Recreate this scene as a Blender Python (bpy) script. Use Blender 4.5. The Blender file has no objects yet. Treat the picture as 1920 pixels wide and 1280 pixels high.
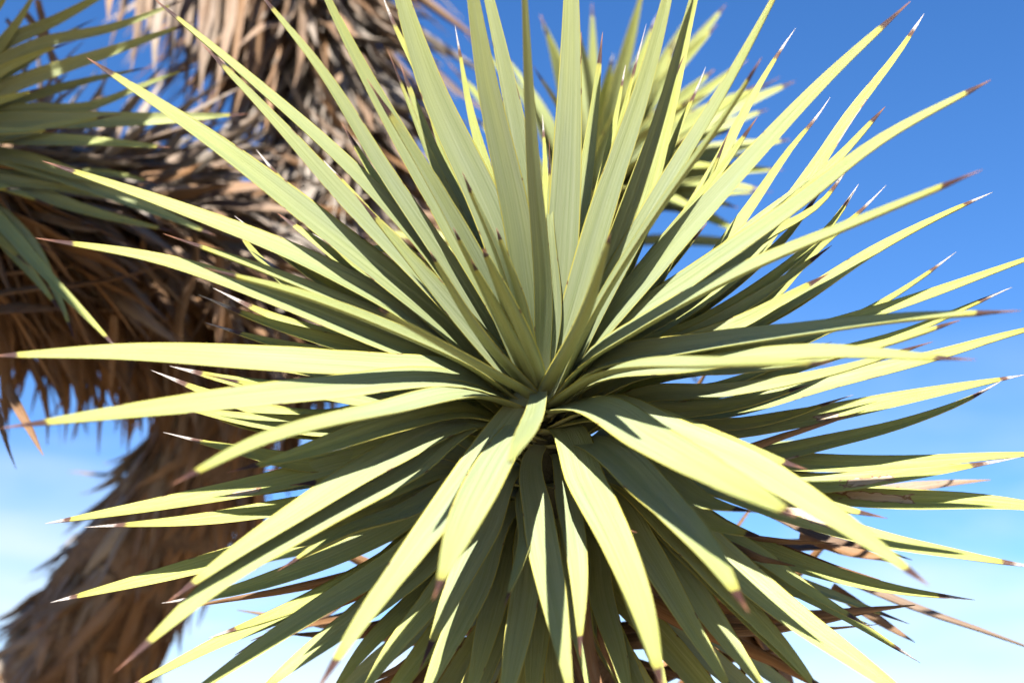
import bpy, math, random
import numpy as np
from mathutils import Vector, Matrix
random.seed(7); rng = np.random.default_rng(7)
SC = bpy.context.scene; COL = SC.collection

# ------------------------------------------------------------------ camera
PITCH = math.radians(19.0); LENS = 50.0; CAM = Vector((0, 0, 1.60))
R_ = Vector((1, 0, 0)); F_ = Vector((0, math.cos(PITCH), math.sin(PITCH))); U_ = Vector((0, -math.sin(PITCH), math.cos(PITCH)))
DC = 0.85                                   # distance of the rosette's heart, from the size of its blades
cd = bpy.data.cameras.new('camera'); cam = bpy.data.objects.new('camera', cd); COL.objects.link(cam)
cam.location = CAM; cam.rotation_euler = (math.pi / 2 + PITCH, 0, 0)
cd.lens = LENS; cd.sensor_width = 36; cd.clip_start = 0.02; cd.clip_end = 6000
cd.dof.use_dof = True; cd.dof.focus_distance = 0.865; cd.dof.aperture_fstop = 5.6; cd.dof.aperture_blades = 0
SC.camera = cam

# ------------------------------------------------------------------ sky and sun
SUN = (R_ * -0.17 + U_ * 0.87 - F_ * 0.46).normalized()     # towards the sun
w = bpy.data.worlds.new('World'); SC.world = w; w.use_nodes = True
N = w.node_tree.nodes; L = w.node_tree.links; N.clear()
def nn(nt, typ, **kw):
    n = nt.nodes.new(typ)
    for k, v in kw.items(): setattr(n, k, v)
    return n
sky = nn(w.node_tree, 'ShaderNodeTexSky', sky_type='NISHITA'); sky.sun_disc = False
sky.sun_elevation = math.asin(SUN.z); sky.sun_rotation = math.atan2(SUN.x, SUN.y)
sky.altitude = 1200; sky.air_density = 1.0; sky.dust_density = 0.25; sky.ozone_density = 3.0
hs = nn(w.node_tree, 'ShaderNodeHueSaturation'); hs.inputs['Hue'].default_value = 0.507; hs.inputs['Saturation'].default_value = 1.26; hs.inputs['Value'].default_value = 1.0
L.new(sky.outputs[0], hs.inputs['Color'])
tc = nn(w.node_tree, 'ShaderNodeTexCoord'); mp = nn(w.node_tree, 'ShaderNodeMapping'); mp.inputs['Scale'].default_value = (2.2, 2.2, 9.0); mp.inputs['Location'].default_value = (0.35, 0.1, 0.0)
L.new(tc.outputs['Generated'], mp.inputs[0])
cn = nn(w.node_tree, 'ShaderNodeTexNoise'); cn.inputs['Scale'].default_value = 1.6; cn.inputs['Detail'].default_value = 7; cn.inputs['Roughness'].default_value = 0.52; cn.inputs['Distortion'].default_value = 0.5
L.new(mp.outputs[0], cn.inputs['Vector'])
sep = nn(w.node_tree, 'ShaderNodeSeparateXYZ'); L.new(tc.outputs['Generated'], sep.inputs[0])
hz = nn(w.node_tree, 'ShaderNodeMapRange'); hz.inputs[1].default_value = 0.36; hz.inputs[2].default_value = 0.08; hz.inputs[3].default_value = 0.0; hz.inputs[4].default_value = 1.0; hz.interpolation_type = 'SMOOTHSTEP'
L.new(sep.outputs[2], hz.inputs[0])
cr = nn(w.node_tree, 'ShaderNodeMapRange'); cr.inputs[1].default_value = 0.40; cr.inputs[2].default_value = 0.66; L.new(cn.outputs[0], cr.inputs[0])
mu = nn(w.node_tree, 'ShaderNodeMath', operation='MULTIPLY'); L.new(hz.outputs[0], mu.inputs[0]); L.new(cr.outputs[0], mu.inputs[1])
mx = nn(w.node_tree, 'ShaderNodeMix', data_type='RGBA'); L.new(mu.outputs[0], mx.inputs['Factor']); L.new(hs.outputs[0], mx.inputs['A']); mx.inputs['B'].default_value = (4.3, 4.9, 5.4, 1)
bg = nn(w.node_tree, 'ShaderNodeBackground'); bg.inputs['Strength'].default_value = 0.0515
L.new(mx.outputs['Result'], bg.inputs['Color'])
wo = nn(w.node_tree, 'ShaderNodeOutputWorld'); L.new(bg.outputs[0], wo.inputs[0])
sl = bpy.data.lights.new('sun', 'SUN'); sl.energy = 5.0; sl.angle = math.radians(0.53); sl.color = (1.0, 0.955, 0.87)
so = bpy.data.objects.new('sun', sl); COL.objects.link(so); so.rotation_euler = SUN.to_track_quat('Z', 'Y').to_euler(); so.location = (0, 0, 8)
SC.view_settings.view_transform = 'Standard'; SC.view_settings.look = 'None'; SC.view_settings.gamma = 1.0
SC.view_settings.use_curve_mapping = False; SC.view_settings.exposure = 2.1
SC.cycles.use_denoising = True; SC.cycles.use_adaptive_sampling = True; SC.cycles.adaptive_threshold = 0.03
SC.cycles.max_bounces = 5; SC.cycles.diffuse_bounces = 3; SC.cycles.glossy_bounces = 2; SC.cycles.transmission_bounces = 4

# ------------------------------------------------------------------ helpers
S = 36.0 / LENS / 1920.0
def P(px, py, d):                            # a pixel of the photograph seen at depth d (metres)
    px, py, d = float(px), float(py), float(d); return CAM + d * (F_ + (px - 960) * S * R_ + (640 - py) * S * U_)
def cv(r, u, c): return (R_ * r + U_ * u - F_ * c)      # right, up, towards the viewer
def link(name, me, mat, parent=None):
    o = bpy.data.objects.new(name, me); COL.objects.link(o)
    if mat and me is not None and not me.materials: me.materials.append(mat)
    if parent: o.parent = parent
    return o
def mesh(name, V, Fs, attrs=None, smooth=True):
    me = bpy.data.meshes.new(name); me.from_pydata(V, [], Fs); me.update()
    for k, (t, a) in (attrs or {}).items():
        at = me.attributes.new(k, t, 'POINT'); at.data.foreach_set('value' if t == 'FLOAT' else ('color' if t == 'FLOAT_COLOR' else 'vector'), np.asarray(a, dtype=np.float32).ravel())
    if smooth: me.polygons.foreach_set('use_smooth', [True] * len(me.polygons))
    return me
def catmull(pts, n):                         # n+1 points along a smooth curve through pts
    pts = [np.array(p, float) for p in pts]
    d = [0]
    for a, b in zip(pts, pts[1:]): d.append(d[-1] + max(1e-6, np.linalg.norm(b - a)))
    d = np.array(d); T = np.array(pts); m = np.zeros_like(T)
    for i in range(len(T)):
        if i == 0: m[i] = (T[1] - T[0]) / (d[1] - d[0])
        elif i == len(T) - 1: m[i] = (T[-1] - T[-2]) / (d[-1] - d[-2])
        else:
            h0 = d[i] - d[i-1]; h1 = d[i+1] - d[i]
            m[i] = ((T[i] - T[i-1]) / h0 * h1 + (T[i+1] - T[i]) / h1 * h0) / (h0 + h1)
    out = []
    for s in np.linspace(0, d[-1], n + 1):
        i = min(len(T) - 2, int(np.searchsorted(d, s, side='right') - 1)); h = d[i+1] - d[i]; t = (s - d[i]) / h
        out.append((2*t**3 - 3*t*t + 1) * T[i] + (t**3 - 2*t*t + t) * h * m[i] + (-2*t**3 + 3*t*t) * T[i+1] + (t**3 - t*t) * h * m[i+1])
    return np.array(out)
def norm(v): return v / max(1e-9, np.linalg.norm(v))

# ------------------------------------------------------------------ materials
def mat(name):
    m = bpy.data.materials.new(name); m.use_nodes = True; m.node_tree.nodes.clear(); return m, m.node_tree
def attr(nt, name, out='Fac'): return nn(nt, 'ShaderNodeAttribute', attribute_name=name).outputs[out]
def val(nt, op, a, b=None, c=None, clamp=False):
    n = nn(nt, 'ShaderNodeMath', operation=op); n.use_clamp = clamp
    for i, x in enumerate((a, b, c)):
        if x is None: continue
        if isinstance(x, (int, float)): n.inputs[i].default_value = x
        else: nt.links.new(x, n.inputs[i])
    return n.outputs[0]
def ramp(nt, x, lo, hi, smooth=True):
    n = nn(nt, 'ShaderNodeMapRange'); n.inputs[1].default_value = lo; n.inputs[2].default_value = hi
    if smooth: n.interpolation_type = 'SMOOTHSTEP'
    nt.links.new(x, n.inputs[0]); return n.outputs[0]
def mixc(nt, f, a, b, blend='MIX'):
    n = nn(nt, 'ShaderNodeMix', data_type='RGBA'); n.blend_type = blend
    for s, x in (('Factor', f), ('A', a), ('B', b)):
        i = n.inputs[s] if s == 'Factor' else [q for q in n.inputs if q.name == s and q.type == 'RGBA'][0]
        if isinstance(x, tuple): i.default_value = (*x, 1)
        elif isinstance(x, (int, float)): i.default_value = x
        else: nt.links.new(x, i)
    return [q for q in n.outputs if q.type == 'RGBA'][0]
def noise(nt, vec, scale, detail=3, rough=0.5):
    n = nn(nt, 'ShaderNodeTexNoise'); n.inputs['Scale'].default_value = scale; n.inputs['Detail'].default_value = detail; n.inputs['Roughness'].default_value = rough
    if vec is not None: nt.links.new(vec, n.inputs['Vector'])
    return n.outputs[0]
def combine(nt, x, y, z):
    n = nn(nt, 'ShaderNodeCombineXYZ')
    for i, q in enumerate((x, y, z)):
        if isinstance(q, (int, float)): n.inputs[i].default_value = q
        else: nt.links.new(q, n.inputs[i])
    return n.outputs[0]

def make_leaf_mat():
    m, nt = mat('yucca_leaf')
    lu, lv, ls, age, rnd, ln = (attr(nt, k) for k in ('lu', 'lv', 'ls', 'age', 'rnd', 'ln'))
    top = attr(nt, 'top')
    seed = val(nt, 'MULTIPLY', rnd, 57.0)
    streakv = combine(nt, val(nt, 'MULTIPLY', lu, 8.0), val(nt, 'MULTIPLY', lv, 5.0), seed)
    streak = noise(nt, streakv, 1.0, 4, 0.6)
    broad = noise(nt, combine(nt, val(nt, 'MULTIPLY', lu, 1.2), val(nt, 'MULTIPLY', lv, 14.0), seed), 1.0, 3)
    fine = noise(nt, combine(nt, val(nt, 'MULTIPLY', lu, 30.0), val(nt, 'MULTIPLY', lv, 12.0), seed), 1.0, 2)
    streakc = ramp(nt, streak, 0.18, 0.82)
    glau = mixc(nt, streakc, (0.123, 0.150, 0.074), (0.183, 0.206, 0.124))
    yel = mixc(nt, streakc, (0.1760, 0.1952, 0.0320), (0.2624, 0.2784, 0.0736))
    a2 = val(nt, 'ADD', age, val(nt, 'MULTIPLY', val(nt, 'SUBTRACT', broad, 0.5), 0.75))
    a3 = val(nt, 'ADD', a2, val(nt, 'MULTIPLY', ramp(nt, val(nt, 'DIVIDE', lv, ln), 0.45, 0.98), 0.55), clamp=True)
    col = mixc(nt, a3, glau, yel)
    col = mixc(nt, val(nt, 'MULTIPLY', ramp(nt, fine, 0.50, 0.68), 0.7), col, mixc(nt, 0.5, col, (0.1056, 0.1386, 0.0495)))
    # pale heel where the blade leaves the stem
    col = mixc(nt, ramp(nt, lv, 0.035, 0.0), col, (0.2178, 0.2310, 0.1452))
    # abaxial side browner and greener; olive stands in for light through shaded blades
    col = mixc(nt, val(nt, 'MULTIPLY', val(nt, 'SUBTRACT', 1.0, top), 0.45), col, (0.1650, 0.1584, 0.0363))
    # horny yellow margin
    au = val(nt, 'ABSOLUTE', lu)
    col = mixc(nt, ramp(nt, au, 0.90, 0.97), col, (0.2772, 0.2508, 0.0462))
    mn = noise(nt, combine(nt, lu, val(nt, 'MULTIPLY', lv, 90.0), seed), 1.0, 3)
    col = mixc(nt, val(nt, 'MULTIPLY', ramp(nt, au, 0.86, 0.95), ramp(nt, mn, 0.62, 0.68)), col, (0.10, 0.05, 0.02))
    # specks on old blades
    vo = nn(nt, 'ShaderNodeTexVoronoi'); vo.inputs['Scale'].default_value = 1.0
    nt.links.new(combine(nt, val(nt, 'MULTIPLY', lu, 5.0), val(nt, 'MULTIPLY', lv, 420.0), seed), vo.inputs['Vector'])
    nsp = noise(nt, combine(nt, val(nt, 'MULTIPLY', lu, 1.5), val(nt, 'MULTIPLY', lv, 40.0), seed), 1.0, 2)
    speck = val(nt, 'MULTIPLY', ramp(nt, vo.outputs['Distance'], 0.14, 0.07), val(nt, 'MULTIPLY', ramp(nt, nsp, 0.52, 0.6), ramp(nt, age, 0.0, 0.7)))
    col = mixc(nt, val(nt, 'MULTIPLY', speck, 0.75), col, (0.10, 0.07, 0.03))
    # scars eaten or rubbed into single old blades: centre (r), half length (g), centre across (b), half width (alpha)
    sa = nn(nt, 'ShaderNodeAttribute', attribute_name='scar'); sp = nn(nt, 'ShaderNodeSeparateColor'); nt.links.new(sa.outputs['Color'], sp.inputs[0])
    wob = noise(nt, combine(nt, val(nt, 'MULTIPLY', lu, 2.5), val(nt, 'MULTIPLY', lv, 150.0), seed), 1.0, 4)
    wb = val(nt, 'MULTIPLY', val(nt, 'SUBTRACT', wob, 0.5), 2.0)
    dl = val(nt, 'DIVIDE', val(nt, 'ABSOLUTE', val(nt, 'SUBTRACT', lv, sp.outputs[0])), val(nt, 'MAXIMUM', sp.outputs[1], 1e-4))
    dw = val(nt, 'DIVIDE', val(nt, 'ABSOLUTE', val(nt, 'SUBTRACT', lu, sp.outputs[2])), val(nt, 'MAXIMUM', sa.outputs['Alpha'], 1e-4))
    ds = val(nt, 'ADD', val(nt, 'MAXIMUM', val(nt, 'MULTIPLY', dl, 1.0), dw), wb)
    ing = val(nt, 'MULTIPLY', ramp(nt, ds, 1.0, 0.92), val(nt, 'GREATER_THAN', sp.outputs[1], 0.0005))
    rim = val(nt, 'MULTIPLY', ramp(nt, ds, 0.70, 0.88), ing)
    scol = mixc(nt, fine, (0.2560, 0.1840, 0.1120), (0.3680, 0.2960, 0.2080))
    col = mixc(nt, ing, col, scol); col = mixc(nt, rim, col, (0.13, 0.06, 0.025))
    # spine: dark band, then purple brown (young) or bleached white with dark flecks (old)
    pn = noise(nt, combine(nt, val(nt, 'MULTIPLY', lu, 6.0), val(nt, 'MULTIPLY', lv, 700.0), seed), 1.0, 3)
    lsn = val(nt, 'ADD', ls, val(nt, 'MULTIPLY', val(nt, 'SUBTRACT', pn, 0.5), 0.35))
    young = mixc(nt, ramp(nt, ls, 0.35, 1.0), (0.0338, 0.0128, 0.0105), (0.1500, 0.0638, 0.0338))
    old = mixc(nt, ramp(nt, lsn, 0.20, 0.42), (0.0595, 0.0266, 0.0175), mixc(nt, ramp(nt, pn, 0.50, 0.36), (0.3300, 0.3000, 0.2775), (0.0525, 0.0375, 0.0315)))
    spc = mixc(nt, ramp(nt, age, 0.42, 0.55), young, old)
    # yellow collar just before the spine
    col = mixc(nt, val(nt, 'MULTIPLY', ramp(nt, lsn, -0.55, 0.0), 0.6), col, (0.2376, 0.2046, 0.0264))
    col = mixc(nt, ramp(nt, lsn, -0.03, 0.05), col, spc)
    bs = nn(nt, 'ShaderNodeBsdfPrincipled'); nt.links.new(col, bs.inputs['Base Color'])
    nt.links.new(val(nt, 'ADD', 0.40, val(nt, 'MULTIPLY', streak, 0.22)), bs.inputs['Roughness'])
    bs.inputs['Specular IOR Level'].default_value = 0.35
    bp = nn(nt, 'ShaderNodeBump'); bp.inputs['Strength'].default_value = 0.55; bp.inputs['Distance'].default_value = 0.0012
    nt.links.new(val(nt, 'ADD', val(nt, 'MULTIPLY', streak, 1.0), val(nt, 'MULTIPLY', fine, 0.5)), bp.inputs['Height']); nt.links.new(bp.outputs[0], bs.inputs['Normal'])
    o = nn(nt, 'ShaderNodeOutputMaterial'); nt.links.new(bs.outputs[0], o.inputs[0]); return m
def make_dead_mat():
    m, nt = mat('dead_yucca_leaf')
    lu, lv, rnd, grey = (attr(nt, k) for k in ('lu', 'lv', 'rnd', 'grey'))
    seed = val(nt, 'MULTIPLY', rnd, 43.0)
    st = noise(nt, combine(nt, val(nt, 'MULTIPLY', lu, 7.0), val(nt, 'MULTIPLY', lv, 30.0), seed), 1.0, 4, 0.6)
    br = noise(nt, combine(nt, lu, val(nt, 'MULTIPLY', lv, 18.0), seed), 1.0, 3)
    warm = mixc(nt, rnd, (0.0385, 0.0147, 0.0056), (0.1610, 0.0735, 0.0238))
    warm = mixc(nt, ramp(nt, st, 0.35, 0.7), warm, mixc(nt, 0.5, warm, (0.2380, 0.1400, 0.0630)))
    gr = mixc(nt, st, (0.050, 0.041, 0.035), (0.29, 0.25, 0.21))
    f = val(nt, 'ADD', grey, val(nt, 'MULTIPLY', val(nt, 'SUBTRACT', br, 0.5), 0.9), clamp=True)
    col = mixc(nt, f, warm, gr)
    bs = nn(nt, 'ShaderNodeBsdfPrincipled'); nt.links.new(col, bs.inputs['Base Color']); bs.inputs['Roughness'].default_value = 0.62; bs.inputs['Specular IOR Level'].default_value = 0.3
    bp = nn(nt, 'ShaderNodeBump'); bp.inputs['Strength'].default_value = 0.5; bp.inputs['Distance'].default_value = 0.001; nt.links.new(st, bp.inputs['Height']); nt.links.new(bp.outputs[0], bs.inputs['Normal'])
    o = nn(nt, 'ShaderNodeOutputMaterial'); nt.links.new(bs.outputs[0], o.inputs[0]); return m
def make_plain(name, c1, c2, scale, bump=0.5):
    m, nt = mat(name); g = nn(nt, 'ShaderNodeTexCoord').outputs['Object']
    a = noise(nt, g, scale, 8, 0.6); b = noise(nt, g, scale * 9, 4, 0.6)
    col = mixc(nt, ramp(nt, val(nt, 'ADD', val(nt, 'MULTIPLY', a, 0.7), val(nt, 'MULTIPLY', b, 0.3)), 0.3, 0.7), c1, c2)
    bs = nn(nt, 'ShaderNodeBsdfPrincipled'); nt.links.new(col, bs.inputs['Base Color']); bs.inputs['Roughness'].default_value = 0.85
    bp = nn(nt, 'ShaderNodeBump'); bp.inputs['Strength'].default_value = bump; bp.inputs['Distance'].default_value = 0.02; nt.links.new(b, bp.inputs['Height']); nt.links.new(bp.outputs[0], bs.inputs['Normal'])
    o = nn(nt, 'ShaderNodeOutputMaterial'); nt.links.new(bs.outputs[0], o.inputs[0]); return m
M_LEAF = make_leaf_mat(); M_DEAD = make_dead_mat()
M_BARK = make_plain('fibrous_bark', (0.04, 0.02, 0.01), (0.14, 0.09, 0.055), 14)
M_CORE = make_plain('dark_rosette_core', (0.018, 0.018, 0.008), (0.05, 0.05, 0.022), 60)  # core darkened where it shows between the leaf bases
M_SAND = make_plain('desert_sand', (0.16, 0.115, 0.066), (0.24, 0.18, 0.11), 0.7)

# ------------------------------------------------------------------ setting: the desert floor
gs = 3000.0; n = 60; V = []; Fq = []
for j in range(n + 1):
    for i in range(n + 1):
        fx = (i / n * 2 - 1); fy = (j / n * 2 - 1); x = math.copysign(abs(fx) ** 3, fx) * gs; y = math.copysign(abs(fy) ** 3, fy) * gs
        r = math.hypot(x, y); V.append((x, y, 0.05 * math.sin(x * 0.9 + 1) * math.cos(y * 0.8) * (1 if r < 60 else 0)))
for j in range(n):
    for i in range(n): a = j * (n + 1) + i; Fq.append((a, a + 1, a + n + 2, a + n + 1))
g = link('ground', mesh('ground', V, Fq), M_SAND); g['kind'] = 'structure'

# ------------------------------------------------------------------ green blades
SECT = [(-1.0, 0), (-0.93, 1), (-0.62, 1), (-0.3, 1), (0.0, 1), (0.3, 1), (0.62, 1), (0.93, 1), (1.0, 0), (0.6, -1), (0.2, -1), (-0.2, -1), (-0.6, -1)]
def blade(pts3, width, A, age, twist=0.0, spine=0.05, fold=0.22, heel=0.8, peak=0.30, scar=(0, 0, 0, 0), seg=26, thick=0.0024, rough=0.0, curl=0.0, taper=(1.5, 2.3)):
    C = catmull(pts3, seg); A = np.array(A, float); Ltot = float(np.sum(np.linalg.norm(np.diff(C, axis=0), axis=1)))
    T = np.gradient(C, axis=0); T /= np.linalg.norm(T, axis=1)[:, None]
    chord = norm(C[-1] - C[0]); b0 = norm(np.cross(A, chord)); rho = norm(chord - A * np.dot(A, chord))
    s = np.linspace(0, 1, seg + 1); rv = random.random(); ph = random.random() * 6.28
    kink = 0.25 + 0.5 * random.random(); groove = random.choice((0, .05, .08, .11)); tpr = random.uniform(*taper); spine *= random.uniform(.75, 1.5)
    V = []; lu = []; lv = []; ls = []; top = []
    sp = spine / Ltot
    for i in range(seg + 1):
        t = T[i]; b = norm(b0 - t * np.dot(b0, t)); nv = np.cross(b, t)
        if np.dot(nv, A * math.sqrt(max(0, 1 - np.dot(A, chord) ** 2)) - rho * np.dot(A, chord)) < 0: nv = -nv
        tw = math.radians(twist) * s[i] + 0.07 * math.sin(ph + 3 * s[i])
        b, nv = b * math.cos(tw) + nv * math.sin(tw), nv * math.cos(tw) - b * math.sin(tw)
        v = s[i]
        if v < peak: wf = heel + (1 - heel) * math.sin(v / peak * math.pi / 2)
        else:
            q = (v - peak) / (1 - sp - peak)
            wf = 1 - 0.82 * max(0, min(1, q)) ** tpr
        if v > 1 - sp: wf = 0.18 * max(0.0, (1 - v) / sp) ** 1.15 + 0.010
        wf *= 1 + 0.03 * math.sin(9 * v + ph)
        if abs(v - kink) < 0.05: wf *= 1 - 0.06 * (1 - abs(v - kink) / 0.05) * (rv > 0.55)
        hw = width * 0.5 * wf; fd = fold * (0.75 + 0.75 * v) ; th = thick * (0.55 + 0.6 * wf) * (1.0 if v <= 1 - sp else 0.85 * wf / 0.18 + 0.1)
        if v < 0.12: th *= 1.5 - 4 * v
        for (u, side) in SECT:
            lift = fd * hw * abs(u) ** 1.6 - groove * hw * math.exp(-(u / .22) ** 2) * min(1, v * 3) * (side >= 0) + curl * hw * abs(u) ** 3 * math.sin(5 * v + ph)
            z = lift + (0.5 * th * (1 - u * u) * 0.25 if side > 0 else (-th * (1 - u * u) ** 0.8 if side < 0 else 0))
            V.append(C[i] + b * hw * u + nv * z)
            lu.append(u); lv.append(v * Ltot); ls.append((v - (1 - sp)) / sp); top.append(1.0 if side >= 0 else 0.0)
    k = len(SECT); Fc = []
    for i in range(seg):
        for j in range(k):
            a = i * k + j; c = i * k + (j + 1) % k; Fc.append((a, c, c + k, a + k))
    Fc.append(tuple(range(k))[::-1]); Fc.append(tuple(range(seg * k, seg * k + k)))
    n_ = len(V)
    me = mesh('leaf', [tuple(v) for v in V], Fc, {'lu': ('FLOAT', lu), 'lv': ('FLOAT', lv), 'ls': ('FLOAT', ls), 'top': ('FLOAT', top), 'age': ('FLOAT', [age] * n_), 'rnd': ('FLOAT', [rv] * n_), 'ln': ('FLOAT', [Ltot] * n_), 'scar': ('FLOAT_COLOR', [(scar[0] * Ltot, scar[1] * Ltot, scar[2], scar[3])] * n_)})
    return me, Ltot

def Lpx(pp): return float(sum(np.linalg.norm(b - a) for a, b in zip(pp, pp[1:])))
class Rosette:
    def __init__(s, apex, axis, parent, rise=0.13, rad=0.012):
        s.apex = np.array(apex); s.A = norm(np.array(axis)); s.rise = rise; s.rad = rad; s.lens = []
        me = s.core(); s.part = link('leaf_rosette', me, M_CORE, parent)
    def core(s):
        A = s.A; x = norm(np.cross(A, (0.3, 0.1, 1))); y = np.cross(A, x); V = []; Fc = []; k = 14
        prof = [(-0.004, 0.001), (-0.012, 0.004), (-0.03, 0.009), (-0.06, 0.016), (-0.10, 0.024), (-0.14, 0.029), (-0.17, 0.030)]
        for h, r in prof:
            for j in range(k):
                a = 2 * math.pi * j / k; V.append(tuple(s.apex + A * h + (x * math.cos(a) + y * math.sin(a)) * r * (1 + 0.06 * math.sin(3 * a + h * 90))))
        for i in range(len(prof) - 1):
            for j in range(k): Fc.append((i * k + j, i * k + (j + 1) % k, (i + 1) * k + (j + 1) % k, (i + 1) * k + j))
        Fc.append(tuple(range(k))); Fc.append(tuple(range((len(prof) - 1) * k, len(prof) * k))[::-1])
        return mesh('leaf_rosette', V, Fc)
    def base(s, layer, tip):
        c = s.apex - s.A * s.rise * layer; d = np.array(tip) - c; rho = norm(d - s.A * np.dot(d, s.A))
        return c + rho * 0.004
    def leaf(s, layer, dz, wpx, age, pts, depth0=DC, **kw):
        # pts: pixels along the blade, last one its tip; dz: metres the tip stands in front of (+) or behind (-) the rosette's heart
        tipd = depth0 - dz; tip = np.array(P(*pts[-1], tipd)); b = s.base(layer, tip)
        bd = float(np.dot(b - np.array(CAM), np.array(F_)))
        rel = b - np.array(CAM); bpx = np.array((960 + np.dot(rel, np.array(R_)) / bd / S, 640 - np.dot(rel, np.array(U_)) / bd / S))
        pp = [bpx] + [np.array(p, float) for p in pts]; cum = [0]
        for a, q in zip(pp, pp[1:]): cum.append(cum[-1] + np.linalg.norm(q - a))
        ctrl = [b]
        for p, c in zip(pp[1:], cum[1:]):
            f = c / cum[-1]; ctrl.append(np.array(P(p[0], p[1], bd + (tipd - bd) * f - 0.05 * abs(f * (1 - f)) * 0.6)))
        mid = (ctrl[0] + ctrl[-1]) / 2; ch = norm(ctrl[-1] - ctrl[0]); view = norm(np.array(CAM) - mid); bb = norm(np.cross(s.A, ch))
        app = abs(np.dot(np.cross(bb, ch), view)) / max(0.15, np.linalg.norm(ch - view * np.dot(ch, view)))
        wm = wpx * 0.90 * S * (bd * 0.65 + tipd * 0.35) / max(0.62, min(1, app))
        kw.setdefault('spine', 0.007 if layer < 0.1 and Lpx(pp) < 420 else (0.016 if age < 0.45 else 0.020))
        me, Lt = blade(ctrl, wm, s.A, age, **kw); s.lens.append((round(Lt, 3), pts[-1], round(wm, 4)))
        return link('leaf', me, M_LEAF, s.part)

tree = bpy.data.objects.new('yucca_tree', None); COL.objects.link(tree)
tree['label'] = 'Joshua tree with spiky yellow-green leaf rosettes and shaggy brown thatched trunk'; tree['category'] = 'tree'
BASE = P(20, 1500, 1.86); tree.location = (0, 0, 0)

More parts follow.
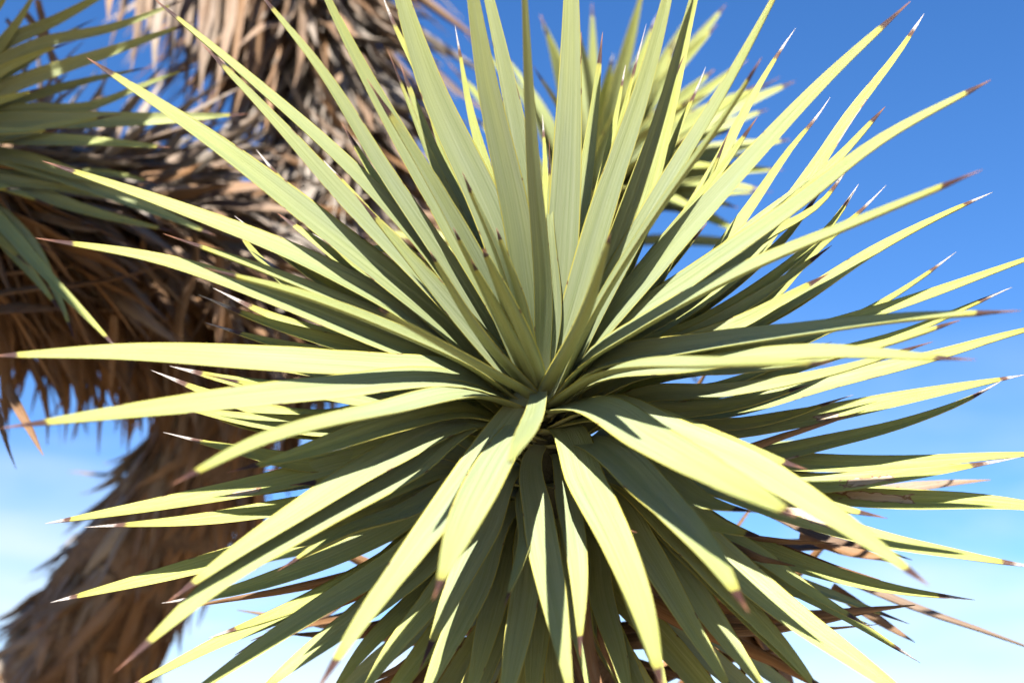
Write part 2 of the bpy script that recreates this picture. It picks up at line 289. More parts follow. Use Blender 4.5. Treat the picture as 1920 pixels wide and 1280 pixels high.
A_H = cv(-0.08, 0.80, 0.58)
hero = Rosette(P(1012, 722, DC), A_H, tree)
Y = 0.1; Mi = 0.3; O = 0.75; VO = 0.95
H = [  # layer, dz, width px, age, points, options
 # ---- heart, seen from outside
 (0.02, .105, 56, .02, [(950,570),(905,466)], {}), (0.02, .085, 38, .02, [(935,480),(867,322)], {}), (0.03, .075, 38, .02, [(975,560),(931,427)], {}),
 (0.04, .09, 34, .02, [(912,550),(850,426)], {}), (0.04, .10, 34, .02, [(930,580),(883,486)], {}), (0.06, .10, 40, .02, [(890,612),(806,470)], {}),
 (0.05, .17, 36, .02, [(1100,585),(1144,440)], {}), (0.08, .17, 38, .02, [(850,657),(710,578)], {}), (0.12, .05, 46, .05, [(900,640),(780,500),(664,362)], {}),
 (0.05, .12, 40, .02, [(1020,560),(1000,300),(978,-130)], {}), (0.10, .07, 54, .02, [(960,640),(810,345),(688,148)], {}), (0.10, .06, 66, .05, [(970,420),(912,150),(862,-170)], {}),
 (0.04, .02, 30, .05, [(1022,600),(1012,440),(1004,250)], {}), (0.04, .0, 30, .05, [(1040,600),(1032,430),(1030,260)], {}),
 # ---- upright, inner face to the viewer
 (0.16, .01, 54, .10, [(1000,430),(938,90),(870,-190)], {}), (0.16, .02, 76, .06, [(1045,560),(1068,200),(1072,-230)], dict(fold=.12)), (0.18, .02, 84, .06, [(935,450),(802,150),(700,-190)], {}),
 (0.20, .02, 58, .10, [(960,620),(855,440),(684,140),(560,-110)], {}), (0.24, .02, 46, .12, [(860,530),(722,325),(600,130),(484,-16)], dict(fold=.24)),
 (0.28, .02, 44, .15, [(800,468),(640,300),(480,158),(284,-6)], {}), (0.20, .03, 54, .08, [(860,590),(640,366),(520,232),(378,82)], dict(fold=.2)),
 (0.24, .04, 64, .10, [(850,622),(620,438),(400,268),(162,108)], dict(fold=.2)), (0.28, .05, 56, .22, [(850,645),(600,500),(330,390),(80,302)], dict(fold=.18)),
 (0.32, .04, 42, .25, [(900,690),(700,590),(480,500),(306,438)], dict(fold=.18)), (0.36, .05, 56, .30, [(880,690),(750,648),(520,560),(300,488),(66,446)], dict(fold=.18)),
 (0.22, .12, 40, .25, [(880,682),(750,622),(560,550),(382,502)], {}),
 (0.14, .05, 60, .06, [(1070,610),(1130,400),(1212,150),(1292,-170)], dict(fold=.18)), (0.18, .03, 44, .12, [(1090,620),(1180,395),(1250,180),(1312,-60)], {}),
 (0.24, .06, 48, .10, [(1130,562),(1258,335),(1380,130),(1486,-70)], dict(fold=.2)), (0.20, .14, 38, .10, [(1120,575),(1240,385),(1360,215),(1428,108)], {}),
 (0.20, .07, 56, .08, [(1095,660),(1230,500),(1400,310),(1560,140),(1708,2)], dict(fold=.18)), (0.26, .12, 50, .15, [(1120,650),(1300,520),(1500,380),(1650,265),(1858,150)], dict(fold=.18)),
 (0.20, .18, 56, .12, [(1095,680),(1200,612),(1400,505),(1600,420),(1842,318)], {}),
 (0.34, .02, 52, .30, [(1200,600),(1370,500),(1530,345),(1640,280)], {}), (0.40, .0, 44, .35, [(1180,620),(1290,520),(1400,440),(1530,340)], {}),
 # ---- right
 (0.22, .16, 56, .12, [(1110,690),(1300,650),(1500,622),(1700,597),(1915,582)], dict(twist=-14)), (0.16, .18, 52, .20, [(1130,705),(1300,685),(1500,662),(1830,674)], {}),
 (0.12, .27, 44, .25, [(1130,698),(1350,680),(1560,680)], {}), (0.34, .10, 40, .2, [(1200,700),(1400,690),(1640,650),(1800,600)], {}),
 (0.42, .06, 36, .3, [(1200,745),(1350,735),(1550,700),(1750,640)], {}),
 (0.22, .12, 54, .25, [(1150,775),(1290,812),(1400,846),(1514,880)], {}), (0.12, .28, 62, .15, [(1110,760),(1220,825),(1350,895),(1494,968)], dict(twist=6)),
 (0.16, .22, 66, .15, [(1120,760),(1250,810),(1400,870),(1560,968),(1742,1097)], {}),
 # ---- bottom
 (0.22, .24, 72, .08, [(1110,830),(1230,928),(1330,1035),(1404,1148)], {}), (0.16, .23, 80, .12, [(1050,800),(1098,900),(1158,1020),(1205,1140),(1245,1300)], {}),
 (0.30, .13, 54, .10, [(1045,850),(1066,940),(1086,1080),(1088,1232)], dict(heel=.7, twist=10)), (0.20, .17, 66, .05, [(1002,850),(1010,970),(1040,1130),(1078,1340)], dict(twist=12)),
 (0.36, .12, 34, .10, [(990,910),(986,1010),(946,1134)], dict(twist=25)), (0.34, .10, 60, .05, [(962,880),(905,1000),(842,1130),(784,1262)], dict(twist=-8)),
 (0.0, .215, 40, .08, [(1003,772),(954,868)], dict(keep=1, heel=.9, spine=.006, peak=.4)), (0.10, .245, 72, .10, [(960,820),(885,950),(812,1124)], dict(keep=1, peak=.4)), (0.01, .21, 80, .12, [(968,782),(872,905),(770,1042),(682,1160),(590,1300)], dict(keep=1, heel=.9, peak=.2)),
 (0.22, .18, 62, .15, [(905,785),(760,878),(600,968),(420,1085),(214,1260)], {}), (0.24, .15, 60, .15, [(880,790),(720,862),(560,960),(430,1045),(312,1130)], {}),
 # ---- left
 (0.16, .23, 54, .15, [(900,738),(720,768),(480,830),(322,908)], {}), (0.28, .10, 52, .35, [(860,770),(720,800),(560,852),(424,886)], {}),
 (0.14, .18, 62, .15, [(870,716),(600,732),(300,766),(2,802)], {}), (0.18, .12, 58, .18, [(870,700),(720,688),(480,674),(230,662),(-14,667)], {}),
 (0.36, .03, 30, .30, [(700,755),(600,738),(480,722),(384,702)], {}), (0.44, .02, 52, .40, [(820,762),(640,800),(480,790),(330,762)], {}),
 (0.50, .03, 54, .35, [(860,800),(740,850),(620,900),(543,909)], {}),
 # ---- old outer leaves, left
 (0.46, .03, 52, .70, [(820,690),(640,648),(480,598),(372,552)], {}), (0.50, .02, 54, .75, [(820,738),(640,740),(470,722),(318,686)], {}), (0.54, .02, 54, .75, [(840,772),(640,806),(460,796),(336,758)], {}), (0.44, .02, 50, .65, [(830,650),(700,585),(560,500),(440,405)], {}),
 (0.60, -.03, 46, .70, [(800,700),(640,672),(500,640),(386,605)], {}), (0.66, -.04, 56, .80, [(760,770),(600,790),(430,752),(284,694)], {}),
 (0.70, -.04, 44, .75, [(760,830),(600,870),(450,845),(306,810)], {}), (0.74, -.02, 52, .70, [(820,840),(650,872),(500,908),(300,946),(84,981)], dict(scar=(.62,.03,.4,.25))),
 (0.78, .0, 46, .72, [(840,880),(700,930),(550,950),(400,972),(158,988)], {}), (0.80, -.05, 40, .8, [(800,860),(600,900),(450,925),(296,947)], {}),
 (0.84, -.01, 50, .68, [(860,900),(720,960),(620,992),(450,1040),(300,1080),(94,1129)], {}), (0.80, .02, 52, .55, [(880,900),(720,1000),(560,1070),(420,1112),(303,1130)], {}),
 (0.60, -.06, 48, .62, [(800,640),(650,600),(500,500),(430,415)], {}), (0.55, -.05, 46, .6, [(820,600),(700,520),(590,415),(480,280)], {}), (0.52, -.06, 50, .6, [(830,560),(740,470),(640,470),(586,438)], {}),
 (0.62, -.05, 60, .62, [(800,690),(640,640),(500,590),(400,540)], dict(scar=(.55,.02,.2,.3))), (0.7, -.07, 54, .7, [(800,720),(640,700),(480,680),(330,660)], {}),
 # ---- old outer leaves, bottom left
 (0.86, .03, 46, .65, [(860,960),(700,1070),(520,1150),(390,1196)], {}), (0.92, .04, 50, .60, [(850,980),(700,1070),(580,1130),(420,1200),(200,1310)], {}),
 (0.70, .08, 56, .35, [(900,920),(760,1040),(600,1140),(330,1320)], {}), (0.60, .08, 50, .30, [(880,900),(760,960),(640,1000),(520,1070)], dict(twist=20)),
 (0.74, .08, 62, .25, [(900,950),(780,1070),(640,1180),(520,1270),(440,1340)], {}), (0.80, .08, 56, .30, [(920,960),(830,1100),(720,1240),(660,1330)], {}),
 (0.86, .06, 54, .4, [(910,980),(800,1110),(700,1200),(600,1330)], {}), (0.9, .05, 54, .55, [(940,1000),(860,1150),(770,1270),(720,1360)], {}),
 (0.66, .10, 62, .15, [(950,960),(890,1110),(830,1230),(770,1360)], {}), (0.72, .08, 58, .20, [(975,980),(930,1120),(895,1250),(860,1380)], {}),
 (0.62, .10, 62, .15, [(1000,960),(985,1110),(960,1250),(930,1390)], {}), (0.8, .07, 60, .25, [(1020,980),(1010,1130),(1000,1280),(990,1400)], {}),
 (0.7, .10, 60, .2, [(1060,980),(1080,1130),(1110,1290),(1120,1400)], {}), (0.78, .08, 56, .25, [(1090,980),(1130,1130),(1170,1270),(1190,1390)], {}),
 (0.55, .10, 52, .2, [(1120,930),(1160,985),(1194,998)], dict(heel=1)), (0.6, .10, 60, .2, [(1100,930),(1170,1060),(1210,1180),(1260,1330)], {}),
 # ---- old outer leaves, bottom right
 (0.66, .10, 60, .25, [(1130,920),(1210,1030),(1300,1180),(1400,1340)], {}), (0.70, .08, 62, .25, [(1150,920),(1260,1050),(1350,1180),(1470,1340)], {}),
 (0.76, .08, 62, .35, [(1160,910),(1290,1030),(1420,1170),(1560,1320)], {}), (0.60, .10, 66, .45, [(1150,890),(1260,960),(1360,1050),(1480,1150),(1620,1250),(1760,1350)], {}),
 (0.64, .08, 64, .40, [(1140,890),(1280,1010),(1390,1130),(1500,1250),(1560,1330)], {}), (0.84, .01, 46, .62, [(1200,920),(1330,1000),(1450,1080),(1590,1158),(1726,1242)], dict(scar=(.62,.03,-.8,.3))),
 (0.80, .02, 50, .58, [(1220,920),(1370,1005),(1500,1058),(1650,1100),(1828,1124)], {}), (0.50, .08, 44, .35, [(1180,850),(1300,900),(1430,930),(1560,950),(1664,971)], {}),
 (0.66, .04, 52, .70, [(1200,860),(1330,905),(1500,968),(1650,1012),(1800,1040),(1962,1066)], dict(scar=(.55,.055,.35,.5))), (0.76, .04, 44, .45, [(1180,900),(1300,980),(1420,1040),(1520,1110),(1640,1180)], {}),
 (0.55, .08, 56, .2, [(1130,850),(1240,920),(1330,980),(1440,1010)], {}), (0.5, .10, 60, .15, [(1120,840),(1210,880),(1310,940),(1420,960)], {}),
 # ---- old outer leaves, right
 (0.80, .0, 48, .72, [(1200,850),(1350,885),(1500,908),(1700,890),(1850,868),(1915,856)], dict(scar=(.70,.05,-.1,.45))), (0.84, .0, 50, .72, [(1200,870),(1350,900),(1500,920),(1700,938),(1850,942),(2060,965)], dict(scar=(.62,.06,.1,.4))),
 (0.74, -.02, 46, .66, [(1180,820),(1350,850),(1500,868),(1700,868),(1850,856),(2020,846)], {}), (0.72, -.02, 42, .70, [(1200,830),(1400,858),(1560,828),(1700,792),(1835,738),(1880,712)], dict(scar=(.50,.06,-1,.3))),
 (0.66, -.03, 42, .72, [(1180,790),(1320,808),(1500,786),(1700,746),(1850,716),(1922,702)], dict(scar=(.60,.022,-.4,.4))), (0.58, .0, 48, .60, [(1150,780),(1350,772),(1550,720),(1750,670),(1900,625),(1995,600)], {}),
 (0.62, -.04, 42, .75, [(1150,760),(1350,735),(1520,680),(1700,625),(1830,568),(1898,538)], {}), (0.58, -.04, 40, .70, [(1150,740),(1400,660),(1600,600),(1750,550),(1900,495),(2010,455)], {}),
 (0.64, -.06, 34, .75, [(1200,720),(1400,680),(1540,625),(1650,570),(1745,508),(1793,472)], {}), (0.48, -.02, 42, .62, [(1150,720),(1350,640),(1500,560),(1650,465),(1800,388),(1862,360)], {}),
 (0.36, .02, 44, .35, [(1150,700),(1250,662),(1400,600),(1510,538),(1556,512)], dict(twist=20)), (0.56, -.06, 40, .70, [(1200,690),(1320,640),(1400,600),(1530,470),(1625,385),(1662,347)], {}),
 (0.40, -.02, 32, .30, [(1150,680),(1280,640),(1350,615),(1402,568)], {}), (0.5, -.03, 34, .5, [(1160,760),(1300,740),(1420,700),(1560,640)], {}), (0.56, -.02, 34, .5, [(1180,790),(1330,770),(1470,740),(1640,690)], {}),
 (0.6, -.02, 34, .55, [(1170,800),(1300,800),(1430,790),(1600,740)], {}), (0.46, .02, 36, .35, [(1160,770),(1290,770),(1400,755),(1520,720)], {}),
 # ---- old outer leaves, upper right
 (0.50, -.05, 46, .68, [(1200,640),(1380,510),(1500,360),(1600,210),(1690,92),(1733,26)], dict(scar=(.76,.05,-1,.35))), (0.52, -.06, 42, .70, [(1180,640),(1280,560),(1400,400),(1490,270),(1535,215),(1557,182)], {}),
 (0.48, -.06, 42, .70, [(1150,620),(1250,475),(1340,320),(1430,150),(1468,88),(1492,53)], {}), (0.46, -.06, 42, .72, [(1130,600),(1215,410),(1280,225),(1308,165),(1323,126)], {}),
 (0.40, -.02, 32, .35, [(1110,600),(1155,450),(1192,340),(1250,180),(1284,102)], dict(fold=.6, curl=.3)), (0.40, -.02, 30, .30, [(1200,590),(1290,425),(1337,320),(1368,243)], dict(fold=.5)),
 (0.46, -.05, 36, .75, [(1090,580),(1125,400),(1165,230),(1190,130),(1212,45)], dict(spine=.038)), (0.50, -.07, 34, .72, [(1085,560),(1120,380),(1155,220),(1173,122)], {}),
 (0.44, -.06, 42, .66, [(1120,600),(1200,420),(1265,180),(1300,20),(1320,-60)], {}),
 (0.36, -.02, 30, .2, [(1160,600),(1250,510),(1326,418)], dict(fold=.5)), (0.5, -.05, 46, .65, [(1210,640),(1330,560),(1450,470),(1560,330)], {}),
 (0.48, -.05, 40, .55, [(1180,660),(1300,590),(1420,500),(1500,420)], {}),
 (0.34, .0, 44, .2, [(1150,640),(1270,560),(1400,440),(1560,310),(1660,200)], {}), (0.40, -.02, 40, .5, [(1160,650),(1290,570),(1430,450),(1540,380),(1600,300)], {}), (0.36, .01, 42, .25, [(1130,620),(1230,480),(1330,350),(1420,220)], {}),
 (0.44, -.03, 38, .6, [(1170,670),(1310,610),(1450,520),(1560,420),(1610,345)], {}), (0.38, .01, 42, .2, [(1170,680),(1300,630),(1420,560),(1560,460)], {}), (0.42, -.02, 38, .65, [(1180,690),(1320,650),(1460,590),(1600,500),(1690,440)], {}),
 # ---- old outer leaves, upper left and top
 (0.46, -.06, 40, .68, [(975,560),(930,380),(880,200),(862,100),(853,48)], {}), (0.44, -.07, 36, .70, [(1010,560),(992,400),(972,250),(957,165)], {}), (0.46, -.08, 34, .70, [(1030,560),(1024,400),(1022,300),(1017,215)], {}),
 (0.42, -.05, 48, .66, [(940,560),(855,340),(785,140),(738,45),(712,-20)], {}), (0.36, -.02, 34, .30, [(940,580),(880,450),(800,280),(745,140),(726,92)], dict(fold=.45)),
 (0.40, -.03, 56, .25, [(960,600),(880,420),(820,300),(750,120)], {}), (0.38, -.03, 56, .3, [(920,610),(800,470),(700,330),(640,230)], {}), (0.44, -.05, 50, .5, [(900,620),(780,520),(690,400),(606,300)], {}),
 (0.40, -.04, 56, .3, [(1060,580),(1085,420),(1110,250),(1130,60)], {}), (0.42, -.05, 54, .4, [(1040,580),(1055,400),(1080,200),(1090,60)], {}), (0.38, -.03, 52, .3, [(990,580),(960,420),(930,260),(905,110)], {}),
 (0.46, -.05, 56, .45, [(880,660),(760,590),(640,490),(520,400)], {}), (0.5, -.05, 54, .5, [(870,680),(740,640),(600,560),(470,470)], {}),
]
for (ly, dz, wp, ag, pts, kw) in H:
    ty = pts[-1][1]
    kp = kw.pop('keep', 0)
    if kp: pass
    elif ty < 640: ly *= 0.7                     # blades that rise start nearer the tip of the shoot
    elif ly < .4: ly = ly * 1.5 if ty > 1000 else ly
    if ty > 640: kw.setdefault('fold', .12)
    else: kw.setdefault('taper', (1.15, 1.6)); kw.setdefault('peak', .22)
    kw.setdefault('heel', .85 if ly < .3 else .5)
    if ly >= .3: kw.setdefault('peak', .38)
    hero.leaf(ly, dz, wp, min(1, max(0, ag + random.uniform(-.06, .06))), pts, **kw)
# leaves deep in the rosette, behind the traced ones
def spray(ros, n, th0, th1, l0, l1, len0, len1, wid, age0, age1, az0=0, az1=360, bend=0.10, seg=16, join=False):
    JV = []; JF = []; JA = {}
    A = ros.A; x = norm(np.cross(A, np.array((0.0, 1.0, 0.2)))); y = np.cross(A, x)
    for i in range(n):
        f = (i + random.random()) / n; az = math.radians(az0 + (az1 - az0) * ((i * 0.381966 + random.uniform(-.03, .03)) % 1)); th = math.radians(th0 + (th1 - th0) * f + random.uniform(-5, 5))
        rho = x * math.cos(az) + y * math.sin(az); ly = l0 + (l1 - l0) * f; b = ros.apex - A * ros.rise * ly + rho * .004
        d = A * math.cos(th) + rho * math.sin(th); up = A * math.sin(th) - rho * math.cos(th); Ln = random.uniform(len0, len1)
        pts = [b, b + d * Ln * .35 + up * Ln * bend * .5, b + d * Ln * .7 + up * Ln * bend * .4, b + d * Ln]
        me, _ = blade(pts, wid * random.uniform(.85, 1.1), A, random.uniform(age0, age1), twist=random.uniform(-12, 12), seg=seg, spine=.018, heel=.5, peak=.38)
        if not join: link('leaf', me, M_LEAF, ros.part); continue
        off = len(JV); JV += [tuple(v.co) for v in me.vertices]; JF += [tuple(q + off for q in p.vertices) for p in me.polygons]
        for at in ('lu', 'lv', 'ls', 'top', 'age', 'rnd', 'ln'):
            buf = np.zeros(len(me.vertices), dtype=np.float32); me.attributes[at].data.foreach_get('value', buf); JA.setdefault(at, []).append(buf)
        bpy.data.meshes.remove(me)
    if join:                                   # a crown out of the frame, or too blurred to pick its blades apart
        o = link('leaf_crown', mesh('leaf_crown', JV, JF, {k: ('FLOAT', np.concatenate(v)) for k, v in JA.items()}), M_LEAF, ros.part); o['kind'] = 'stuff'
spray(hero, 46, 88, 150, .75, 1.35, .20, .27, .019, .2, .6)

for l in hero.lens:
    if l[0] > .40 or l[0] < .10: print('LEN', l)

# ------------------------------------------------------------------ limbs of the tree
LIMBS = {}
def limb(name, ctrl, parent, k=16, seg=30):          # ctrl: (point, radius)
    C = catmull([np.array(list(p) + [r]) for p, r in ctrl], seg); V = []; Fc = []
    T = np.gradient(C[:, :3], axis=0); T /= np.linalg.norm(T, axis=1)[:, None]; ref = norm(np.cross(T[0], (0.2, 1, 0.1)))
    fr = []
    for i in range(seg + 1):
        x = norm(ref - T[i] * np.dot(ref, T[i])); y = np.cross(T[i], x); ref = x; fr.append((x, y))
        for j in range(k):
            a = 2 * math.pi * j / k; r = C[i, 3] * (1 + .09 * math.sin(3 * a + i * .7) + .06 * math.sin(5 * a - i * 1.3) + random.uniform(-.05, .05))
            V.append(tuple(C[i, :3] + (x * math.cos(a) + y * math.sin(a)) * r))
    for i in range(seg):
        for j in range(k): Fc.append((i * k + j, i * k + (j + 1) % k, (i + 1) * k + (j + 1) % k, (i + 1) * k + j))
    Fc.append(tuple(range(k))[::-1]); Fc.append(tuple(range(seg * k, seg * k + k)))
    o = link(name, mesh(name, V, Fc), M_BARK, parent); LIMBS[o.name] = (C, T, fr); return o
def pv(*a): return np.array(P(*a))
root = pv(-60, 1560, 1.80); root[2] = 0.0; r2 = pv(-40, 1500, 1.76)
trunk = limb('trunk', [(root + np.array((-.10, .05, -.12)), .17), (root + np.array((-.06, .02, .30)), .13), (r2, .098), (pv(115, 1280, 1.70), .080), (pv(232, 1100, 1.66), .072), (pv(360, 905, 1.62), .066), (pv(450, 740, 1.60), .064), (pv(500, 590, 1.58), .06)], tree)
left = limb('branch', [(pv(520, 610, 1.60), .055), (pv(430, 500, 1.58), .075), (pv(300, 430, 1.52), .072), (pv(120, 400, 1.42), .065), (pv(-60, 370, 1.30), .05), (pv(-150, 310, 1.20), .032)], tree)
up = limb('branch', [(pv(500, 600, 1.60), .055), (pv(600, 470, 1.62), .07), (pv(640, 300, 1.66), .058), (pv(610, 120, 1.72), .05), (pv(560, -60, 1.78), .05), (pv(500, -260, 1.86), .06), (pv(420, -420, 1.92), .05)], tree)
apex = np.array(P(1012, 722, DC)); Ah = norm(np.array(A_H))
stem = limb('branch', [(apex - Ah * .10, .028), (apex - Ah * .20, .034), (apex - Ah * .30 + np.array((.02, .06, -.02)), .038), (pv(1180, 1400, 1.24), .045), (pv(800, 1650, 1.50), .06), (pv(150, 1560, 1.74), .075), (pv(20, 1480, 1.74), .06)], tree)
back = limb('branch', [(pv(600, 330, 1.66), .05), (pv(760, 420, 1.66), .042), (pv(930, 480, 1.60), .038), (pv(1050, 440, 1.54), .034), (pv(1105, 375, 1.47), .028)], tree)

# ------------------------------------------------------------------ dead leaves: shared shapes, 300 single ones, the rest joined
def dead_shape(i):
    seg = 7; bend = random.uniform(-.10, .22); tw = random.uniform(-.9, .9); rv = random.random(); V = []; lu = []; lv = []
    fold = random.uniform(.15, .8); wave = random.uniform(0, .03)
    for s in range(seg + 1):
        v = s / seg; hw = .5 * (0.75 + .35 * math.sin(min(1, v * 2.2) * 1.57)) * (1 - v ** 2.2 * .97); a = tw * v
        for u, dn in ((-1, 0), (0, -.22), (1, 0)):
            X = u * hw; Z = abs(u) * fold * hw + dn * hw * .6 * (1 - v)
            if u == 0: Z = -fold * hw * .2
            V.append((X * math.cos(a) - Z * math.sin(a), v, (X * math.sin(a) + Z * math.cos(a)), bend * v * v + wave * math.sin(v * 9 + rv * 9))); lu.append(u); lv.append(v * .2)
    F = []
    for s in range(seg):
        for j in range(2): q = s * 3 + j; F.append((q, q + 1, q + 4, q + 3))
    # underside skin so that the blade has thickness
    n_ = len(V); V += [(x, y, z - .055 * (1 - y) - .01, b) for x, y, z, b in V]; lu += lu; lv += lv
    F += [tuple(q + n_ for q in f[::-1]) for f in F]
    edge = [(s * 3, s * 3 + 3) for s in range(seg)]; edge2 = [(s * 3 + 2, s * 3 + 5) for s in range(seg)]
    F += [(b, a, a + n_, b + n_)[::-1] for a, b in edge] + [(a, b, b + n_, a + n_)[::-1] for a, b in edge2]
    F.append((0, 1, 2, 2 + n_, 1 + n_, n_)); e = seg * 3; F.append((e + n_, e + 1 + n_, e + 2 + n_, e + 2, e + 1, e))
    return np.array(V), F, np.array(lu), np.array(lv), rv
SHAPES = [dead_shape(i) for i in range(14)]; CACHE = {}
def dead_data(k, W, Ln, grey):
    key = (k, round(W, 3), round(Ln / .03), round(grey * 4))
    if key not in CACHE:
        V, F, lu, lv, rv = SHAPES[k]; Ln = round(Ln / .03) * .03; n_ = len(V)
        X = np.stack([V[:, 0] * W, V[:, 1] * Ln, V[:, 2] * W + V[:, 3] * Ln], 1)
        CACHE[key] = mesh('dead_leaf', [tuple(x) for x in X], F, {'lu': ('FLOAT', lu), 'lv': ('FLOAT', lv), 'rnd': ('FLOAT', [rv] * n_), 'grey': ('FLOAT', [round(grey * 4) / 4] * n_)}); CACHE[key].materials.append(M_DEAD)
    return CACHE[key]
DEAD = []                                     # (parent, origin, dir, normal, W, L, shape, grey)
def add_dead(par, o, d, nrm, W, Ln, grey): DEAD.append((par, np.array(o), norm(np.array(d)), np.array(nrm), W, Ln, random.randrange(14), min(1, max(0, grey))))
def thatch(par, n, s0, s1, down, out, hang, Lr, Wr, greyf, side=None, stray=.15):
    C, T, fr = LIMBS[par.name]; m = len(C) - 1
    for i in range(n):
        s = random.uniform(s0, s1); k = min(m, int(s * m)); a = random.uniform(0, 2 * math.pi); x, y = fr[k]; rad = x * math.cos(a) + y * math.sin(a)
        if side is not None and np.dot(rad, side) < random.uniform(-.6, .4): continue
        o = C[k, :3] + rad * C[k, 3] * .92 + T[k] * random.uniform(-.01, .01); tang = np.cross(T[k], rad)
        d = -T[k] * down * random.uniform(.6, 1.2) + rad * out * random.uniform(.3, 1.6) + np.array((0, 0, -1)) * hang * random.uniform(.5, 1.3) + tang * random.uniform(-.6, .6) + rad * (random.random() < stray) * random.uniform(.2, .9)
        g = greyf(rad) + random.uniform(-.5, .5)
        add_dead(par, o, d, rad, random.uniform(*Wr), random.uniform(*Lr), g)
sunv = np.array(SUN)
lit_side = norm(np.array((-.75, -.25, .6)))            # lit upper left: greyer by bleaching and by sunlight put into the colour
gf = lambda rad: .12 + .95 * float(np.dot(rad, lit_side))
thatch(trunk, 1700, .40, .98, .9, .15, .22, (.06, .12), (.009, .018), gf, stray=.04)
thatch(left, 1250, .05, .92, .25, .30, .65, (.08, .18), (.010, .019), lambda r: .25 + .75 * float(np.dot(r, sunv)))  # greyer towards the sun: bleaching plus lit top put into the colour
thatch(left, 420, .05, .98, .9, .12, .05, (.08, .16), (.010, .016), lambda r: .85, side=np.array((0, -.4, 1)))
thatch(up, 1250, .0, .6, .9, .20, .35, (.07, .16), (.010, .019), lambda r: .75 + .2 * float(np.dot(r, sunv)))  # slightly greyer towards the sun, same lit tone put into the colour
thatch(up, 460, .50, .98, .3, .55, .9, (.16, .28), (.010, .016), lambda r: .45)
thatch(stem, 90, .0, .40, .45, .5, .6, (.14, .24), (.010, .016), lambda r: -.1)
thatch(back, 260, .0, .95, .7, .3, .4, (.10, .2), (.010, .016), lambda r: .3)
# hanging straw skirt of the upright limb: seen one by one against the sky
for (px, py0, py1, d) in [(205,-80,60,1.5),(228,-60,120,1.55),(250,-90,140,1.5),(272,-80,60,1.6),(290,-70,150,1.52),(312,-60,80,1.6),(330,-80,190,1.55),(350,-90,210,1.6),(365,-60,120,1.5),(385,-70,170,1.55),(400,-80,235,1.6),(268,-60,155,1.62),(340,-50,60,1.58),(420,-70,220,1.5),(440,-60,150,1.55),(470,-60,240,1.58),(500,-70,190,1.55),(530,-60,130,1.58),(560,-60,200,1.6),(455,-20,260,1.6),(215,-120,-10,1.55)]:
    a = pv(px + random.uniform(10, 30), py0, d + .05); b = pv(px + random.uniform(-8, 8), py1, d); add_dead(up, a, b - a, np.array((0, -1, .2)) + rng.normal(0, .5, 3), random.uniform(.011, .016), float(np.linalg.norm(b - a)), random.uniform(.15, .7))
# orange dead blades under the left limb, fringe against the sky
for i in range(44):
    x0 = random.uniform(-60, 470); a = pv(x0, random.uniform(430, 600), random.uniform(1.30, 1.50)); q = random.uniform(40, 130); b = pv(x0 - q * .9 + random.uniform(-30, 60) + 60, random.uniform(600, 740), random.uniform(1.28, 1.46))
    add_dead(left, a, b - a, rng.normal(0, 1, 3) + np.array((0, -1, 0)), random.uniform(.009, .015), min(.26, float(np.linalg.norm(b - a))), random.uniform(-.3, .35))
for (p0, p1, d0, d1, W, gr) in [((-30,556),(350,524),1.22,1.30,.014,.1), ((-40,590),(120,566),1.2,1.25,.014,.0), ((-40,520),(200,500),1.25,1.3,.013,.2), ((-60,640),(30,880),1.15,1.1,.010,.0), ((10,720),(79,860),1.08,1.06,.008,.0), ((40,20),(120,140),1.3,1.3,.010,.0), ((10,40),(60,90),1.3,1.32,.014,.1), ((70,0),(120,210),1.35,1.3,.008,.0)]:
    a = pv(*p0, d0); b = pv(*p1, d1); add_dead(left, a, b - a, np.array((.1, -.6, .6)), W, float(np.linalg.norm(b - a)), gr)
# dead blades just below the hero rosette
for (p0, p1, d0, d1, W, gr) in [((1300,985),(1620,1078),.98,1.02,.020,.55), ((1450,1040),(1990,1248),1.0,1.05,.011,.45), ((1420,960),(1690,1088),1.0,.98,.009,.2), ((1360,930),(1800,955),1.0,1.0,.013,.6), ((1500,1000),(1670,1062),1.0,1.0,.013,.1), ((1560,1100),(1700,1210),1.02,1.02,.009,.2),
    ((1200,1010),(1400,1190),.98,1.05,.026,-.2), ((1210,1040),(1290,1300),.98,1.03,.024,-.2), ((1230,1080),(1340,1300),1.0,1.05,.02,-.2), ((1330,1090),(1480,1300),1.02,1.05,.026,-.1), ((1400,1150),(1500,1330),1.03,1.06,.026,-.1), ((1420,1180),(1380,1330),1.04,1.06,.008,-.1), ((1430,1185),(1385,1225),1.04,1.03,.006,.1),
    ((700,1140),(520,1210),.98,1.02,.013,-.1), ((640,1130),(500,1215),1.02,1.06,.010,.3), ((1320,850),(1450,845),.98,.97,.012,.8), ((1260,1040),(1330,1150),.99,1.0,.02,-.2)]:
    a = pv(*p0, d0); b = pv(*p1, d1); add_dead(stem, a, b - a, np.array((.1, -.7, .5)) + rng.normal(0, .25, 3), W, float(np.linalg.norm(b - a)), gr)
def rank(e):                                   # apparent size, blades outside the frame last
    c = e[1] + e[2] * e[5] * .5 - np.array(CAM); dd = float(np.dot(c, np.array(F_)));
    if dd < .1: return 0
    x = np.dot(c, np.array(R_)) / dd / S + 960; y = 640 - np.dot(c, np.array(U_)) / dd / S
    if not (-40 < x < 1960 and -60 < y < 1340): return 0
    face = np.dot(norm(e[3]), -c / np.linalg.norm(c))
    return e[4] * e[5] / dd ** 2 * (1 if face > -.2 else .15)
def frame(e):
    par, o, d, nr, W, Ln, k, gr = e; z = norm(nr - d * np.dot(nr, d)); x = np.cross(d, z); return x, d, z
DEAD.sort(key=rank, reverse=True)
special = 290
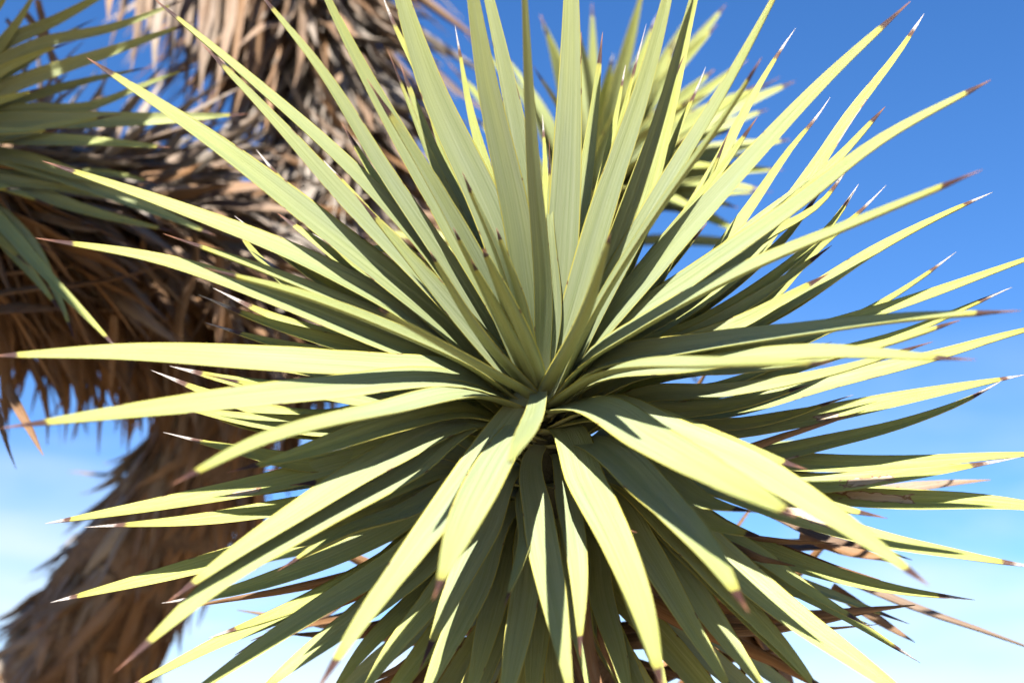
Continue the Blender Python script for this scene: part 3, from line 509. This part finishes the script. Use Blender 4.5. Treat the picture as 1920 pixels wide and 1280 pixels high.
for e in DEAD[:special]:
    x, d, z = frame(e); o = bpy.data.objects.new('dead_leaf', dead_data(e[6], e[4], e[5], e[7])); COL.objects.link(o); o.parent = e[0]
    o.matrix_local = Matrix(((x[0], d[0], z[0], e[1][0]), (x[1], d[1], z[1], e[1][1]), (x[2], d[2], z[2], e[1][2]), (0, 0, 0, 1)))
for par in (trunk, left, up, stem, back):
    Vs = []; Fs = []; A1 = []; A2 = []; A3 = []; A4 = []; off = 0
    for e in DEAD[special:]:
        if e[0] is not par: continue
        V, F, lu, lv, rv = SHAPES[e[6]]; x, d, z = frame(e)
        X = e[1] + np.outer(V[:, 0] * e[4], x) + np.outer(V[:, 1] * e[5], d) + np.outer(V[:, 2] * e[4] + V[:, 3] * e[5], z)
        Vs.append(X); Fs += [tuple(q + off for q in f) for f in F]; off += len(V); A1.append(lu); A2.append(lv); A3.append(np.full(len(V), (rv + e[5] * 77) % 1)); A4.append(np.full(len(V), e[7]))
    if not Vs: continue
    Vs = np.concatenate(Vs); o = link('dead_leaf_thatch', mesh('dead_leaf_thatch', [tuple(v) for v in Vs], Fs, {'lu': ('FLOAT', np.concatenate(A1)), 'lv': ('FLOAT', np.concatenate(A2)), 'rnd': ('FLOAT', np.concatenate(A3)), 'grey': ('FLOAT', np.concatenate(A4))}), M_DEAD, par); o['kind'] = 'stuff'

# ------------------------------------------------------------------ rosette at the end of the left branch
lr = Rosette(P(-135, 300, 1.16), cv(.55, .25, .55), tree, rad=.014)
for (ly, dz, wp, ag, pts, kw) in [
 (.3, .02, 44, .12, [(0,85),(100,40),(270,-55)], {}), (.3, .04, 36, .12, [(0,118),(77,82),(217,50),(349,-1)], {}), (.4, .05, 32, .2, [(0,134),(80,98),(145,76)], {}),
 (.3, .05, 42, .12, [(0,172),(100,132),(207,97),(369,39)], {}), (.5, .05, 34, .25, [(-20,195),(30,180),(85,164)], {}), (.3, .0, 34, .15, [(-20,200),(60,180),(170,150),(292,124)], {}),
 (.3, .02, 34, .12, [(0,215),(180,197),(277,157),(378,121)], {}), (.3, .06, 44, .12, [(-20,235),(120,228),(300,224),(467,214)], {}), (.4, .08, 26, .2, [(-20,250),(50,246),(127,241)], {}),
 (.3, .08, 36, .2, [(-20,262),(80,264),(180,267),(320,277)], {}), (.3, .05, 46, .1, [(-20,292),(80,318),(210,365),(405,442)], {}), (.4, .03, 40, .1, [(-20,328),(60,360),(150,392),(335,436)], {}),
 (.3, .14, 34, .45, [(-50,370),(10,430),(94,524),(216,650),(236,672)], {}), (.5, .06, 32, .1, [(-30,380),(60,460),(110,560),(142,640)], {}), (.4, .06, 36, .1, [(-40,400),(20,470),(80,540),(120,590)], {}),
 (.5, .0, 34, .15, [(-20,330),(80,335),(200,325),(300,345)], {}), (.2, .08, 40, .1, [(-60,60),(-10,20),(40,-60)], {}), (.3, .02, 40, .1, [(-20,110),(40,30),(90,-60)], {}),
 (.6, -.04, 30, .2, [(-20,160),(60,110),(130,60),(183,34)], {}), (.5, .04, 36, .1, [(-30,290),(50,300),(150,330),(260,350)], {}), (.5, .05, 26, .75, [(-60,350),(-20,352),(38,354)], {})]:
    lr.leaf(ly, dz, wp * .80, ag, pts, depth0=1.16, **kw)
spray(lr, 12, 25, 60, .1, .5, .14, .2, .012, .05, .2, az0=60, az1=250, seg=12)
for (c0, tt, ax) in ((P(10, 250, 1.14), .46, (0.1, -.1, 1)), (P(190, 200, 1.16), .50, (.2, 0, 1)), (P(-120, 330, 1.2), .58, (-.2, .1, 1)), (P(230, 420, 1.4), .62, (.1, .1, 1))):
    ur = Rosette(c0 + SUN * tt, ax, tree, rad=.014); spray(ur, 42, 10, 120, .1, 1, .20, .27, .019, .1, .6, seg=10, join=True)
    limb('branch', [(ur.apex - ur.A * .08, .03), (ur.apex - ur.A * .2, .034), (np.array(P(-330, 160, 1.6)), .04), (np.array(P(-300, 330, 1.52)), .045), (np.array(P(-100, 385, 1.36)), .045)], tree)
# unseen rosettes added above, towards the sun, to shade the left branch rosette
# ------------------------------------------------------------------ rosette behind, upper right
br = Rosette(P(1110, 350, 1.44), cv(.12, .50, .62), tree, rad=.014)
for (tx, ty, dz, wp) in [(1492,152,.05,34),(1482,262,.06,32),(1362,8,.0,34),(1232,28,-.02,36),(1402,112,.04,36),(1345,45,.06,36),(1440,205,.02,32),(1470,318,.05,30),(1430,355,.06,32),(1385,390,.08,32),(1012,28,-.02,28),(1042,86,-.04,30),(870,62,-.03,22),(940,95,-.05,24),(1110,5,-.06,32),(1180,60,.0,34),(1270,70,.03,36),(1300,20,-.03,34),(1420,160,.08,34),(1380,240,.1,36),(1340,130,.09,36),(1360,310,.1,34),(1300,180,.12,36),(1290,260,.13,36),(1410,290,.0,30),(1150,100,.05,34),(1225,110,.1,36),(1320,400,.1,34),(1400,440,.08,30),(1060,30,-.08,30)]:
    cx, cy = 1110, 350; mx_, my_ = cx + (tx - cx) * .5, cy + (ty - cy) * .5
    br.leaf(random.uniform(.1, .8), dz, wp * 1.2, random.uniform(.15, .55), [(mx_ + random.uniform(-8, 8), my_ - 8), (tx, ty)], depth0=1.44, seg=14, spine=.012)
spray(br, 24, 15, 100, .1, .9, .18, .26, .018, .15, .5, seg=12, join=True)
